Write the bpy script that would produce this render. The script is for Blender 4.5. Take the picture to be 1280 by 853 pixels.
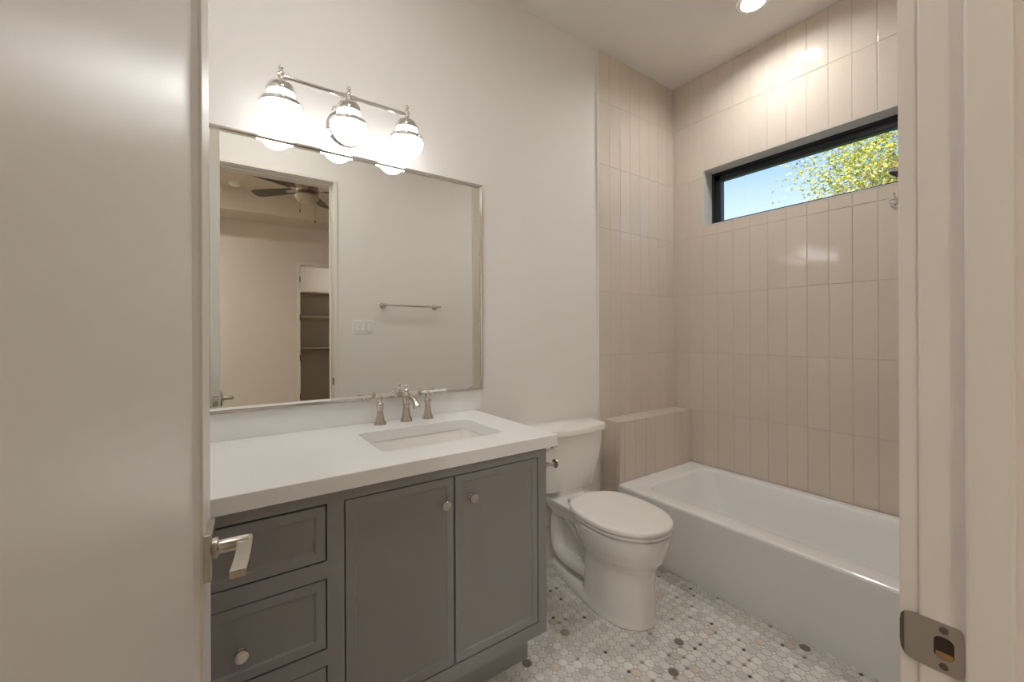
import bpy, bmesh, math, random
from mathutils import Matrix, Vector
PI = math.pi
R = math.radians
scene = bpy.context.scene
for o in list(bpy.data.objects):
    bpy.data.objects.remove(o)
COL = scene.collection

# ------------------------------------------------------------------ camera
cam_d = bpy.data.cameras.new('camera')
cam = bpy.data.objects.new('camera', cam_d)
COL.objects.link(cam)
cam_d.sensor_width = 36.0
cam_d.lens = 519.63 / 1280 * 36
cam_d.shift_y = -9.83 / 1280
cam_d.clip_start = 0.01
CAMX, CAMY, CAMZ = -2.707, -1.821, 1.285
cam.matrix_world = Matrix.Translation((CAMX, CAMY, CAMZ)) @ (
    Matrix.Rotation(-0.61, 4, 'Z') @ Matrix.Rotation(PI / 2, 4, 'X') @ Matrix.Rotation(-0.0039, 4, 'Z'))
scene.camera = cam

# ------------------------------------------------------------------ light levels, exposure
GLOBE_L = 3.5
TUB_CAN_L = 235.0
VANITY_FILL_L = 165.0
BEDROOM_FILL_L = 600.0
SKY_L = 1.0
vs = scene.view_settings
scene.display_settings.display_device = 'sRGB'
vs.view_transform = 'Standard'
vs.look = 'None'
vs.gamma = 1.0
vs.use_curve_mapping = False
vs.exposure = 0.6
scene.cycles.max_bounces = 16
scene.cycles.diffuse_bounces = 9
scene.cycles.glossy_bounces = 8

world = bpy.data.worlds.new('sky')
scene.world = world
world.use_nodes = True
wt = world.node_tree
wt.nodes.clear()
wo = wt.nodes.new('ShaderNodeOutputWorld')
wb = wt.nodes.new('ShaderNodeBackground')
wc = wt.nodes.new('ShaderNodeTexCoord')
wsx = wt.nodes.new('ShaderNodeSeparateXYZ')
wr = wt.nodes.new('ShaderNodeValToRGB')
wt.links.new(wc.outputs['Generated'], wsx.inputs[0])
wt.links.new(wsx.outputs['Z'], wr.inputs[0])
wt.links.new(wr.outputs[0], wb.inputs[0])
wt.links.new(wb.outputs[0], wo.inputs[0])
wb.inputs[1].default_value = SKY_L
cr = wr.color_ramp
cr.elements[0].position = 0.0
cr.elements[0].color = (0.85, 0.92, 0.98, 1)
cr.elements[1].position = 1.0
cr.elements[1].color = (0.10, 0.25, 0.70, 1)
for p, c in ((0.24, (0.56, 0.73, 0.98)), (0.36, (0.25, 0.46, 0.86)), (0.5, (0.20, 0.42, 0.86))):
    e = cr.elements.new(p)
    e.color = (*c, 1)

sun_d = bpy.data.lights.new('sun', 'SUN')
sun_d.energy = 7.0
sun_d.color = (1.0, 0.95, 0.85)
sun_d.angle = R(0.6)
sun = bpy.data.objects.new('sun', sun_d)
COL.objects.link(sun)
sun.rotation_euler = Vector((0.72, 0.35, -0.62)).to_track_quat('-Z', 'Y').to_euler()


# ------------------------------------------------------------------ materials
def sock(b, *names):
    for n in names:
        if n in b.inputs:
            return b.inputs[n]


def mat(name, col, rough=0.5, metal=0.0, spec=0.5, coat=0.0, emit=None, estr=0.0):
    m = bpy.data.materials.new(name)
    m.use_nodes = True
    b = m.node_tree.nodes['Principled BSDF']
    b.inputs['Base Color'].default_value = (*col, 1)
    b.inputs['Roughness'].default_value = rough
    b.inputs['Metallic'].default_value = metal
    sock(b, 'Specular IOR Level', 'Specular').default_value = spec
    if coat:
        b.inputs['Coat Weight'].default_value = coat
        b.inputs['Coat Roughness'].default_value = 0.05
    if emit:
        b.inputs['Emission Color'].default_value = (*emit, 1)
        b.inputs['Emission Strength'].default_value = estr
    return m


def add_noise(m, scale, amount, bump=0.0, bscale=None, detail=4.0):
    """slight procedural colour variation and surface texture"""
    nt = m.node_tree
    b = nt.nodes['Principled BSDF']
    tc = nt.nodes.new('ShaderNodeTexCoord')
    n = nt.nodes.new('ShaderNodeTexNoise')
    n.inputs['Scale'].default_value = scale
    n.inputs['Detail'].default_value = detail
    nt.links.new(tc.outputs['Object'], n.inputs['Vector'])
    if amount:
        mx = nt.nodes.new('ShaderNodeMix')
        mx.data_type = 'RGBA'
        c = b.inputs['Base Color'].default_value[:3]
        mx.inputs[6].default_value = (*[x * (1 - amount) for x in c], 1)
        mx.inputs[7].default_value = (*[min(1, x * (1 + amount)) for x in c], 1)
        nt.links.new(n.outputs['Fac'], mx.inputs[0])
        nt.links.new(mx.outputs[2], b.inputs['Base Color'])
    if bump:
        n2 = n
        if bscale:
            n2 = nt.nodes.new('ShaderNodeTexNoise')
            n2.inputs['Scale'].default_value = bscale
            nt.links.new(tc.outputs['Object'], n2.inputs['Vector'])
        bp = nt.nodes.new('ShaderNodeBump')
        bp.inputs['Strength'].default_value = bump
        bp.inputs['Distance'].default_value = 0.002
        nt.links.new(n2.outputs['Fac'], bp.inputs['Height'])
        nt.links.new(bp.outputs[0], b.inputs['Normal'])
    return m


def vcol_mat(name, rough, spec=0.5, noise=0.0, nscale=20.0, gain=1.0, bump=0.0):
    """material that reads each tile's own colour from the mesh"""
    m = mat(name, (0.8, 0.8, 0.8), rough, spec=spec)
    nt = m.node_tree
    b = nt.nodes['Principled BSDF']
    a = nt.nodes.new('ShaderNodeAttribute')
    a.attribute_name = 'tint'
    out = a.outputs['Color']
    if noise:
        tc = nt.nodes.new('ShaderNodeTexCoord')
        n = nt.nodes.new('ShaderNodeTexNoise')
        n.inputs['Scale'].default_value = nscale
        n.inputs['Detail'].default_value = 6
        n.inputs['Distortion'].default_value = 1.2
        nt.links.new(tc.outputs['Object'], n.inputs['Vector'])
        mr = nt.nodes.new('ShaderNodeMapRange')
        mr.inputs['From Min'].default_value = 0.3
        mr.inputs['From Max'].default_value = 0.7
        mr.inputs['To Min'].default_value = 1 - noise
        mr.inputs['To Max'].default_value = 1 + noise * 0.4
        nt.links.new(n.outputs['Fac'], mr.inputs['Value'])
        mx = nt.nodes.new('ShaderNodeVectorMath')
        mx.operation = 'SCALE'
        nt.links.new(out, mx.inputs[0])
        nt.links.new(mr.outputs[0], mx.inputs['Scale'])
        out = mx.outputs[0]
        if bump:
            bp = nt.nodes.new('ShaderNodeBump')
            bp.inputs['Strength'].default_value = bump
            bp.inputs['Distance'].default_value = 0.001
            nt.links.new(n.outputs['Fac'], bp.inputs['Height'])
            nt.links.new(bp.outputs[0], b.inputs['Normal'])
    nt.links.new(out, b.inputs['Base Color'])
    return m


M = {}
M['wall'] = add_noise(mat('wall_paint', (0.80, 0.772, 0.742), 0.75, spec=0.3), 3, 0.01, 0.08, 260)
M['ceiling'] = add_noise(mat('ceiling_paint', (0.78, 0.75, 0.71), 0.8, spec=0.2), 3, 0.01, 0.06, 240)
M['trim'] = mat('trim_paint', (0.78, 0.74, 0.69), 0.36, spec=0.5)
M['door'] = add_noise(mat('door_paint', (0.80, 0.77, 0.73), 0.36, spec=0.5), 2, 0.01, 0.03, 90)
M['bedroom'] = add_noise(mat('bedroom_paint', (0.70, 0.66, 0.61), 0.8, spec=0.2), 3, 0.01)
M['bedroom_ceiling'] = mat('bedroom_ceiling_paint', (0.68, 0.63, 0.55), 0.8, spec=0.2)
M['tile'] = vcol_mat('glazed_tile', 0.07, 0.5, noise=0.02, nscale=9, bump=0.04)
M['grout'] = mat('tile_grout', (0.55, 0.485, 0.415), 0.8)
M['edge_trim'] = mat('tile_edge_trim', (0.78, 0.76, 0.72), 0.3)
M['stone'] = vcol_mat('marble_mosaic', 0.32, 0.4, noise=0.14, nscale=45)
M['floor_grout'] = add_noise(mat('floor_grout', (0.56, 0.535, 0.495), 0.85), 30, 0.08)
M['quartz'] = mat('white_quartz', (0.86, 0.855, 0.84), 0.16, spec=0.5)
M['cabinet'] = add_noise(mat('grey_cabinet_paint', (0.285, 0.274, 0.266), 0.42, spec=0.45), 3, 0.02)
M['cabinet_dark'] = mat('cabinet_gap_shade', (0.02, 0.018, 0.017), 0.8)
M['porcelain'] = mat('white_porcelain', (0.83, 0.81, 0.78), 0.10, spec=0.5, coat=0.3)
M['seat'] = mat('white_toilet_seat', (0.83, 0.80, 0.77), 0.22)
M['acrylic'] = mat('white_tub_enamel', (0.84, 0.835, 0.82), 0.13, spec=0.5)
M['nickel'] = mat('polished_nickel', (0.62, 0.575, 0.53), 0.11, metal=1.0)
M['chrome'] = mat('polished_chrome', (0.80, 0.79, 0.77), 0.08, metal=1.0)
M['satin'] = mat('satin_nickel', (0.54, 0.50, 0.45), 0.26, metal=1.0)
M['steel_frame'] = mat('mirror_frame_steel', (0.74, 0.72, 0.69), 0.12, metal=1.0)
M['mirror'] = mat('mirror_silver', (0.93, 0.94, 0.91), 0.0, metal=1.0)
M['black'] = mat('black_window_frame', (0.010, 0.012, 0.017), 0.35)
M['reveal'] = add_noise(mat('window_reveal_paint', (0.60, 0.60, 0.585), 0.55), 20, 0.03)
M['glow'] = mat('lit_opal_glass', (0.9, 0.9, 0.88), 0.2, emit=(1.0, 1.0, 0.985), estr=GLOBE_L)
M['can_glow'] = mat('lit_downlight_lens', (0.9, 0.9, 0.9), 0.4, emit=(1.0, 0.995, 0.975), estr=TUB_CAN_L)
M['vanity_fill_glow'] = mat('vanity_fill_lens', (0.9, 0.9, 0.9), 0.4, emit=(1.0, 0.995, 0.975), estr=VANITY_FILL_L)
M['bedroom_fill_glow'] = mat('bedroom_fill_lens', (0.9, 0.9, 0.9), 0.4, emit=(1.0, 0.95, 0.88), estr=BEDROOM_FILL_L)
M['closet_glow'] = mat('lit_closet_lens', (0.9, 0.9, 0.9), 0.4, emit=(1.0, 0.95, 0.88), estr=70.0)
M['white_plastic'] = mat('white_plastic', (0.87, 0.86, 0.83), 0.35)
M['switch_gap'] = mat('switch_shadow_gap', (0.36, 0.34, 0.31), 0.6)
M['fan_blade'] = add_noise(mat('fan_blade_wood', (0.10, 0.085, 0.07), 0.45), 12, 0.2)
M['fan_metal'] = mat('fan_brushed_nickel', (0.52, 0.46, 0.40), 0.25, metal=1.0)
M['fan_glass'] = mat('fan_frosted_glass', (0.55, 0.49, 0.42), 0.35)
M['hinge'] = mat('hinge_metal', (0.16, 0.14, 0.12), 0.35, metal=0.9)
M['dark_hole'] = mat('strike_hole_shade', (0.035, 0.022, 0.012), 0.8)
M['brass_cut'] = mat('raw_wood_pocket', (0.30, 0.17, 0.07), 0.7)
M['shelf'] = mat('closet_shelf_paint', (0.62, 0.57, 0.50), 0.5)
M['rubber'] = mat('spray_nozzle_rubber', (0.03, 0.03, 0.03), 0.6)
M['bark'] = add_noise(mat('tree_bark', (0.22, 0.16, 0.11), 0.9), 14, 0.35, 0.6)
M['grass'] = add_noise(mat('lawn_grass', (0.10, 0.16, 0.05), 0.9), 5, 0.4)
M['roof'] = mat('roofing', (0.20, 0.19, 0.18), 0.9)
M['carpet'] = add_noise(mat('bedroom_oak_floor', (0.30, 0.22, 0.15), 0.5), 3, 0.15)

gl = bpy.data.materials.new('window_glass')
gl.use_nodes = True
nt = gl.node_tree
nt.nodes.clear()
o_ = nt.nodes.new('ShaderNodeOutputMaterial')
mx_ = nt.nodes.new('ShaderNodeMixShader')
tr_ = nt.nodes.new('ShaderNodeBsdfTransparent')
tr_.inputs[0].default_value = (0.975, 0.98, 0.98, 1)
gs_ = nt.nodes.new('ShaderNodeBsdfGlossy')
gs_.inputs['Roughness'].default_value = 0.0
fr_ = nt.nodes.new('ShaderNodeFresnel')
fr_.inputs[0].default_value = 1.45
nt.links.new(fr_.outputs[0], mx_.inputs[0])
nt.links.new(tr_.outputs[0], mx_.inputs[1])
nt.links.new(gs_.outputs[0], mx_.inputs[2])
nt.links.new(mx_.outputs[0], o_.inputs[0])
M['glass'] = gl

lf = vcol_mat('tree_leaf', 0.5, 0.3)
lb = lf.node_tree.nodes['Principled BSDF']
trn = lf.node_tree.nodes.new('ShaderNodeBsdfTranslucent')
mxs = lf.node_tree.nodes.new('ShaderNodeMixShader')
mxs.inputs[0].default_value = 0.35
att = [n for n in lf.node_tree.nodes if n.type == 'ATTRIBUTE'][0]
lf.node_tree.links.new(att.outputs['Color'], trn.inputs[0])
lout = [n for n in lf.node_tree.nodes if n.type == 'OUTPUT_MATERIAL'][0]
lf.node_tree.links.new(lb.outputs[0], mxs.inputs[1])
lf.node_tree.links.new(trn.outputs[0], mxs.inputs[2])
lf.node_tree.links.new(mxs.outputs[0], lout.inputs[0])
M['leaf'] = lf


# ------------------------------------------------------------------ mesh helpers
def box(bm, x0, x1, y0, y1, z0, z1, bev=0.0, seg=2):
    x0, x1 = min(x0, x1), max(x0, x1)
    y0, y1 = min(y0, y1), max(y0, y1)
    z0, z1 = min(z0, z1), max(z0, z1)
    v = [bm.verts.new(p) for p in ((x0, y0, z0), (x1, y0, z0), (x1, y1, z0), (x0, y1, z0),
                                   (x0, y0, z1), (x1, y0, z1), (x1, y1, z1), (x0, y1, z1))]
    fs = [bm.faces.new([v[i] for i in q]) for q in
          ((0, 3, 2, 1), (4, 5, 6, 7), (0, 1, 5, 4), (1, 2, 6, 5), (2, 3, 7, 6), (3, 0, 4, 7))]
    if bev:
        es = list({e for f in fs for e in f.edges})
        bmesh.ops.bevel(bm, geom=es, offset=bev, segments=seg, affect='EDGES', profile=0.5)


def ring(bm, pts):
    return [bm.verts.new(p) for p in pts]


def bridge(bm, a, b, closed=True):
    n = len(a)
    for i in range(n if closed else n - 1):
        j = (i + 1) % n
        bm.faces.new((a[i], a[j], b[j], b[i]))


def loft(bm, loops, cap0=True, cap1=True):
    rs = [ring(bm, l) for l in loops]
    for a, b in zip(rs, rs[1:]):
        bridge(bm, a, b)
    if cap0:
        bm.faces.new(rs[0][::-1])
    if cap1:
        bm.faces.new(rs[-1])
    return rs


def lathe(bm, prof, seg=32, mtx=None, cap=True):
    """prof: list of (radius, height) turned about local Z"""
    loops = []
    for r, h in prof:
        r = max(r, 1e-5)
        l = [Vector((r * math.cos(2 * PI * k / seg), r * math.sin(2 * PI * k / seg), h)) for k in range(seg)]
        if mtx:
            l = [mtx @ p for p in l]
        loops.append(l)
    loft(bm, loops, cap, cap)


def along(p, d):
    """matrix whose local Z points along d, origin p"""
    return Matrix.Translation(p) @ Vector(d).normalized().to_track_quat('Z', 'Y').to_matrix().to_4x4()


def tube(bm, pts, r, seg=12, cap=True):
    pts = [Vector(p) for p in pts]
    rad = r if isinstance(r, (list, tuple)) else [r] * len(pts)
    prev = None
    loops = []
    for i, p in enumerate(pts):
        t = (pts[min(i + 1, len(pts) - 1)] - pts[max(i - 1, 0)]).normalized()
        if prev is None:
            u = t.orthogonal().normalized()
        else:
            u = (prev - t * prev.dot(t)).normalized()
        prev = u
        w = t.cross(u)
        loops.append([p + (u * math.cos(2 * PI * k / seg) + w * math.sin(2 * PI * k / seg)) * rad[i] for k in range(seg)])
    loft(bm, loops, cap, cap)


def smooth_path(pts, n=6):
    """Catmull-Rom"""
    P = [Vector(p) for p in pts]
    P = [P[0] * 2 - P[1]] + P + [P[-1] * 2 - P[-2]]
    out = []
    for i in range(1, len(P) - 2):
        for k in range(n):
            t = k / n
            a, b, c, d = P[i - 1], P[i], P[i + 1], P[i + 2]
            out.append(0.5 * ((2 * b) + (c - a) * t + (2 * a - 5 * b + 4 * c - d) * t * t + (3 * b - a - 3 * c + d) * t ** 3))
    out.append(P[-2])
    return out


def rrect(x0, x1, y0, y1, r, z, n=6):
    """rounded rectangle loop, counter-clockwise"""
    out = []
    for cx, cy, a in ((x1 - r, y0 + r, -PI / 2), (x1 - r, y1 - r, 0), (x0 + r, y1 - r, PI / 2), (x0 + r, y0 + r, PI)):
        for k in range(n + 1):
            t = a + PI / 2 * k / n
            out.append(Vector((cx + r * math.cos(t), cy + r * math.sin(t), z)))
    return out


def obj(name, bm, m, parent=None, smooth=None, loc=None, rotz=0.0, kind=None, label=None, cat=None, group=None):
    bmesh.ops.recalc_face_normals(bm, faces=bm.faces)
    me = bpy.data.meshes.new(name)
    bm.to_mesh(me)
    bm.free()
    ms = m if isinstance(m, (list, tuple)) else [m]
    for x in ms:
        me.materials.append(x)
    o = bpy.data.objects.new(name, me)
    COL.objects.link(o)
    if smooth is not None:
        for p in me.polygons:
            p.use_smooth = True
        if smooth < 180:
            me.set_sharp_from_angle(angle=R(smooth))
    if parent:
        o.parent = parent
    if loc:
        o.location = loc
    if rotz:
        o.rotation_euler = (0, 0, rotz)
    return tag(o, label, cat, group, kind)


def tag(o, label=None, cat=None, group=None, kind=None):
    if label:
        o['label'] = label
    if cat:
        o['category'] = cat
    if group:
        o['group'] = group
    if kind:
        o['kind'] = kind
    return o


def thing(name, label, cat, loc=(0, 0, 0), rotz=0.0, group=None):
    o = bpy.data.objects.new(name, None)
    COL.objects.link(o)
    o.location = loc
    o.rotation_euler = (0, 0, rotz)
    o.empty_display_size = 0.05
    return tag(o, label, cat, group)


def new():
    return bmesh.new()


def struct(name, boxes, m, parent=None, bev=0.0, **kw):
    bm = new()
    for b in boxes:
        box(bm, *b, bev=bev)
    return obj(name, bm, m, parent, kind='structure', **kw)


def tile_mesh(name, m, rects, origin, du, dv, nrm, rng, base, parent, gap=0.0020, th=0.0020, bev=0.0024):
    """glazed tiles with eased edges; each tile a bevelled slab, every one set a hair out of true"""
    bm = new()
    lay = bm.loops.layers.float_color.new('tint')
    O, U, V, N = Vector(origin), Vector(du), Vector(dv), Vector(nrm)
    for (a0, a1, b0, b1, full) in rects:
        a0 += gap / 2
        a1 -= gap / 2
        b0 += gap / 2
        b1 -= gap / 2
        if a1 - a0 < 0.006 or b1 - b0 < 0.006:
            continue
        ta, tb = rng.uniform(-1, 1) * 0.0007, rng.uniform(-1, 1) * 0.0007
        h0 = th + rng.uniform(-1, 1) * 0.0003
        rows = []
        for ins, hh in ((0, 0.0), (0, th - bev * 0.75), (bev * 0.4, th - bev * 0.2), (bev, th)):
            q = []
            for sa, sb in ((0, 0), (1, 0), (1, 1), (0, 1)):
                a = a0 + ins if sa == 0 else a1 - ins
                b = b0 + ins if sb == 0 else b1 - ins
                h = hh
                if hh > 0:
                    h = hh + h0 - th + ta * (sa - 0.5) + tb * (sb - 0.5)
                q.append(bm.verts.new(O + U * a + V * b + N * h))
            rows.append(q)
        k = 1 + rng.uniform(-1, 1) * 0.022
        c = (*[x * k for x in base], 1)
        fs = []
        for p, q in zip(rows, rows[1:]):
            for i in range(4):
                j = (i + 1) % 4
                fs.append(bm.faces.new((p[i], p[j], q[j], q[i])))
        fs.append(bm.faces.new(rows[-1]))
        for f in fs:
            for l in f.loops:
                l[lay] = c
    return obj(name, bm, m, parent)


def grid_rects(a0, a1, pa, oa, b0, b1, pb, ob, hole=None):
    """stacked tile rectangles on a grid (pitch pa x pb, phase oa, ob) inside a0..a1, b0..b1, around a hole"""
    def cuts(lo, hi, p, o):
        k = math.floor((lo - o) / p)
        c = [lo]
        while o + (k + 1) * p < hi - 1e-6:
            k += 1
            if o + k * p > lo + 1e-6:
                c.append(o + k * p)
        c.append(hi)
        return list(zip(c, c[1:]))
    out = []
    for x0, x1 in cuts(a0, a1, pa, oa):
        for y0, y1 in cuts(b0, b1, pb, ob):
            r = [(x0, x1, y0, y1)]
            if hole:
                h0, h1, g0, g1 = hole
                nr = []
                for (p0, p1, q0, q1) in r:
                    if p1 <= h0 or p0 >= h1 or q1 <= g0 or q0 >= g1:
                        nr.append((p0, p1, q0, q1))
                        continue
                    if q0 < g0:
                        nr.append((p0, p1, q0, g0))
                    if q1 > g1:
                        nr.append((p0, p1, g1, q1))
                    m0, m1 = max(q0, g0), min(q1, g1)
                    if p0 < h0:
                        nr.append((p0, h0, m0, m1))
                    if p1 > h1:
                        nr.append((h1, p1, m0, m1))
                r = nr
            out += [(*q, True) for q in r]
    return out


# ================================================================== THE SETTING
XL = -2.95          # left wall face
YD = -1.69          # face of the wall with the door
YB = -1.835         # bedroom side of that wall
H = 3.05            # ceiling
TX = -0.784         # where the tile begins on the vanity wall
WY0, WY1, WZ0, WZ1 = -1.4724, -0.2364, 2.009, 2.394   # window opening
OPX0, OPX1, OPZ = -2.80, -2.017, 2.455            # door opening

floor = struct('floor', [(XL - 0.1, 0.1, YB, 0.05, -0.06, -0.0025)], M['floor_grout'])
# round marble mosaic: penny rounds in square rows with small dots between them
rng = random.Random(4)
bm = new()
lay = bm.loops.layers.float_color.new('tint')
PX, PY = 0.0389, 0.0393


def stone_disc(cx, cy, ra, rb, h, c, n):
    lo = [bm.verts.new((cx + ra * math.cos(2 * PI * k / n), cy + rb * math.sin(2 * PI * k / n), -0.003)) for k in range(n)]
    mid = [bm.verts.new((cx + ra * math.cos(2 * PI * k / n), cy + rb * math.sin(2 * PI * k / n), h - 0.0007)) for k in range(n)]
    top = [bm.verts.new((cx + (ra - 0.0012) * math.cos(2 * PI * k / n), cy + (rb - 0.0012) * math.sin(2 * PI * k / n), h)) for k in range(n)]
    fs = [bm.faces.new(top)]
    for a, b in ((lo, mid), (mid, top)):
        for k in range(n):
            fs.append(bm.faces.new((a[k], a[(k + 1) % n], b[(k + 1) % n], b[k])))
    for f in fs:
        for l in f.loops:
            l[lay] = (*c, 1)


def stone_colour(dot):
    q = rng.random()
    if dot:
        if q < 0.03:
            return (0.10, 0.09, 0.085)
        if q < 0.13:
            return (0.34, 0.31, 0.28)
        k = rng.uniform(0.78, 0.88)
        return (k, k * 0.975, k * 0.93)
    if q < 0.010:
        return (0.22, 0.18, 0.145)
    if q < 0.026:
        return (0.42, 0.39, 0.34)
    if q < 0.055:
        return (0.70, 0.61, 0.52)
    if q < 0.24:
        k = rng.uniform(0.60, 0.68)
        return (k, k * 0.965, k * 0.91)
    k = rng.uniform(0.71, 0.84)
    return (k, k * rng.uniform(0.965, 0.985), k * rng.uniform(0.92, 0.95))


i0, i1 = -37, 22
j0, j1 = -32, 15
for i in range(i0, i1):
    for j in range(j0, j1):
        cx, cy = -1.5414 + i * PX, -0.5635 + j * PY
        if cx < XL or cx > -0.70 or cy < YB + 0.03 or cy > -0.01:
            continue
        stone_disc(cx, cy, 0.0183, 0.0187, rng.uniform(-0.0004, 0.0), stone_colour(False), 16)
        stone_disc(cx + PX / 2, cy + PY / 2, 0.0066, 0.0066, -0.0003, stone_colour(True), 8)
obj('mosaic', bm, M['stone'], floor)

CANX, CANY, CANR = -0.372, -0.742, 0.0575     # hole for the recessed can above the tub
struct('ceiling', [(XL - 0.12, CANX - CANR, YB, 0.12, H, H + 0.12), (CANX + CANR, 0.17, YB, 0.12, H, H + 0.12),
                   (CANX - CANR, CANX + CANR, YB, CANY - CANR, H, H + 0.12), (CANX - CANR, CANX + CANR, CANY + CANR, 0.12, H, H + 0.12),
                   (CANX - CANR, CANX + CANR, CANY - CANR, CANY + CANR, H + 0.08, H + 0.12)], M['ceiling'])
wall_back = struct('wall_back', [(XL - 0.12, 0.17, 0.0, 0.12, -0.05, H)], M['wall'])
struct('wall_left', [(XL - 0.12, XL, YB, 0.0, -0.05, H)], M['wall'])
wall_right = struct('wall_right', [(0.0, 0.17, YB, WY0, -0.05, H), (0.0, 0.17, WY1, 0.0, -0.05, H),
                                   (0.0, 0.17, WY0, WY1, -0.05, WZ0), (0.0, 0.17, WY0, WY1, WZ1, H)], M['grout'])
wall_front = struct('wall_front', [(XL, OPX0 - 0.02, YB, YD, -0.05, H), (OPX1 + 0.02, 0.0, YB, YD, -0.05, H),
                                   (OPX0 - 0.02, OPX1 + 0.02, YB, YD, OPZ + 0.02, H)], M['wall'])
struct('roof', [(-6.0, 0.6, -7.2, 0.5, 3.62, 3.8)], M['roof'])

TILE = (0.665, 0.588, 0.505)
trng = random.Random(11)
ZR = 0.3465
# grout bed behind the tiles of the two end walls (the window wall is grout throughout)
struct('trim_1', [(TX, 0.0, -0.011, 0.0, 0.0, H)], M['grout'])
struct('trim_2', [(TX, 0.0, YD, YD + 0.011, 0.0, H)], M['grout'])
tile_mesh('tile', M['tile'], grid_rects(TX, -0.0, 0.1, TX + 0.002, 0.0, H, 0.399, ZR), (0, -0.0105, 0), (1, 0, 0), (0, 0, 1),
          (0, -1, 0), trng, TILE, wall_back)
tile_mesh('tile', M['tile'], grid_rects(YD, 0.0, 0.103, -0.1334, 0.0, H, 0.399, ZR, (WY0, WY1, WZ0, WZ1)), (0, 0, 0), (0, 1, 0), (0, 0, 1),
          (-1, 0, 0), trng, TILE, wall_right)
tile_mesh('tile', M['tile'], grid_rects(TX, 0.0, 0.1, TX + 0.002, 0.0, H, 0.399, ZR), (0, YD + 0.0105, 0), (1, 0, 0), (0, 0, 1),
          (0, 1, 0), trng, TILE, wall_front)
struct('trim_3', [(TX - 0.006, TX, -0.0145, 0.0, 0.0, H)], M['edge_trim'])
struct('trim_4', [(TX - 0.006, TX, YD, YD + 0.0145, 0.0, H)], M['edge_trim'])

# low tiled ledge between the tub's head and the wall
ledge = thing('tiled_ledge', 'low beige tiled ledge at the head of the bathtub in the corner', 'ledge', (-0.38, -0.08, 0))
LX0, LY0, LZ = -0.755, -0.15, 0.749
bm = new()
box(bm, LX0 + 0.0018, -0.0025, LY0 + 0.0018, -0.015, 0.0, LZ - 0.0018)
o = obj('core', bm, M['grout'], ledge)
o.matrix_parent_inverse = Matrix.Translation((0.38, 0.08, 0))
for nm, rects, og, du, dv, nn in (
        ('top_tile', grid_rects(LX0, -0.0025, 0.399, LX0 - 0.05, LY0, -0.0150, 0.4, LY0), (0, 0, LZ - 0.002), (1, 0, 0), (0, 1, 0), (0, 0, 1)),
        ('front_tile', grid_rects(LX0, -0.0025, 0.1, LX0 + 0.045, 0.0, LZ, 0.399, ZR), (0, LY0 + 0.002, 0), (1, 0, 0), (0, 0, 1), (0, -1, 0)),
        ('end_tile', grid_rects(LY0, -0.0150, 0.1, LY0 + 0.034, 0.0, LZ, 0.399, ZR), (LX0 + 0.002, 0, 0), (0, 1, 0), (0, 0, 1), (-1, 0, 0))):
    o = tile_mesh(nm, M['tile'], rects, og, du, dv, nn, trng, TILE, ledge)
    o.matrix_parent_inverse = Matrix.Translation((0.38, 0.08, 0))

# baseboards
struct('baseboard_back', [(-1.70, TX - 0.006, -0.016, 0.0, 0.0, 0.19)], M['trim'], bev=0.003)
struct('baseboard_front', [(OPX1 + 0.033, TX - 0.006, YD, YD + 0.016, 0.0, 0.14)], M['trim'], bev=0.003)

# ---- window
win = struct('window_1', [], M['black'])
tag(win, 'long high black framed window in the tiled wall above the tub', 'window')
FX0, FX1 = 0.118, 0.165
bm = new()
fw = 0.062
for b in ((FX0, FX1, WY0, WY1, WZ1 - fw, WZ1), (FX0, FX1, WY0, WY1, WZ0, WZ0 + 0.045),
          (FX0, FX1, WY0, WY0 + fw, WZ0, WZ1), (FX0, FX1, WY1 - fw, WY1, WZ0, WZ1)):
    box(bm, *b, bev=0.003)
g = 0.014
for b in ((FX0 - 0.012, FX0 + 0.002, WY0, WY1, WZ1 - 0.022, WZ1), (FX0 - 0.012, FX0 + 0.002, WY1 - 0.022, WY1, WZ0, WZ1),
          (FX0 - 0.012, FX0 + 0.002, WY0, WY0 + 0.022, WZ0, WZ1), (FX0 - 0.012, FX0 + 0.002, WY0, WY1, WZ0, WZ0 + 0.02)):
    box(bm, *b, bev=0.002)
obj('frame', bm, M['black'], win)
bm = new()
box(bm, 0.145, 0.149, WY0 + 0.03, WY1 - 0.03, WZ0 + 0.02, WZ1 - 0.03)
obj('pane', bm, M['glass'], win)
struct('trim_5', [(-0.002, FX0 - 0.012, WY0, WY1, WZ1 - 0.006, WZ1), (-0.002, FX0 - 0.012, WY0, WY1, WZ0, WZ0 + 0.006),
                  (-0.002, FX0 - 0.012, WY1 - 0.006, WY1, WZ0, WZ1), (-0.002, FX0 - 0.012, WY0, WY0 + 0.006, WZ0, WZ1)], M['reveal'])

# ---- door frame (jambs, head, stops, narrow casing) with its strike plate
bm = new()
JD = 0.02
ST = 0.036
for s, xj in ((1, OPX1), (-1, OPX0)):
    box(bm, xj, xj + s * JD, YB - 0.012, YD, 0.0, OPZ + JD, bev=0.0025)
    box(bm, xj - s * 0.012, xj, YD - 0.040 - ST, YD - 0.040, 0.0, OPZ, bev=0.003)
    box(bm, xj + s * 0.004, xj + s * 0.029, YD, YD + 0.0185, 0.0, OPZ + 0.005, bev=0.002)
    box(bm, xj + s * 0.004, xj + s * 0.029, YB - 0.013, YB, 0.0, OPZ + 0.005, bev=0.002)
box(bm, OPX0, OPX1, YB - 0.012, YD, OPZ, OPZ + JD)
box(bm, OPX0, OPX1, YD - 0.040 - ST, YD - 0.040, OPZ - 0.012, OPZ, bev=0.003)
box(bm, OPX0 - 0.029, OPX1 + 0.029, YD, YD + 0.0185, OPZ + 0.005, OPZ + 0.030, bev=0.002)
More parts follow.
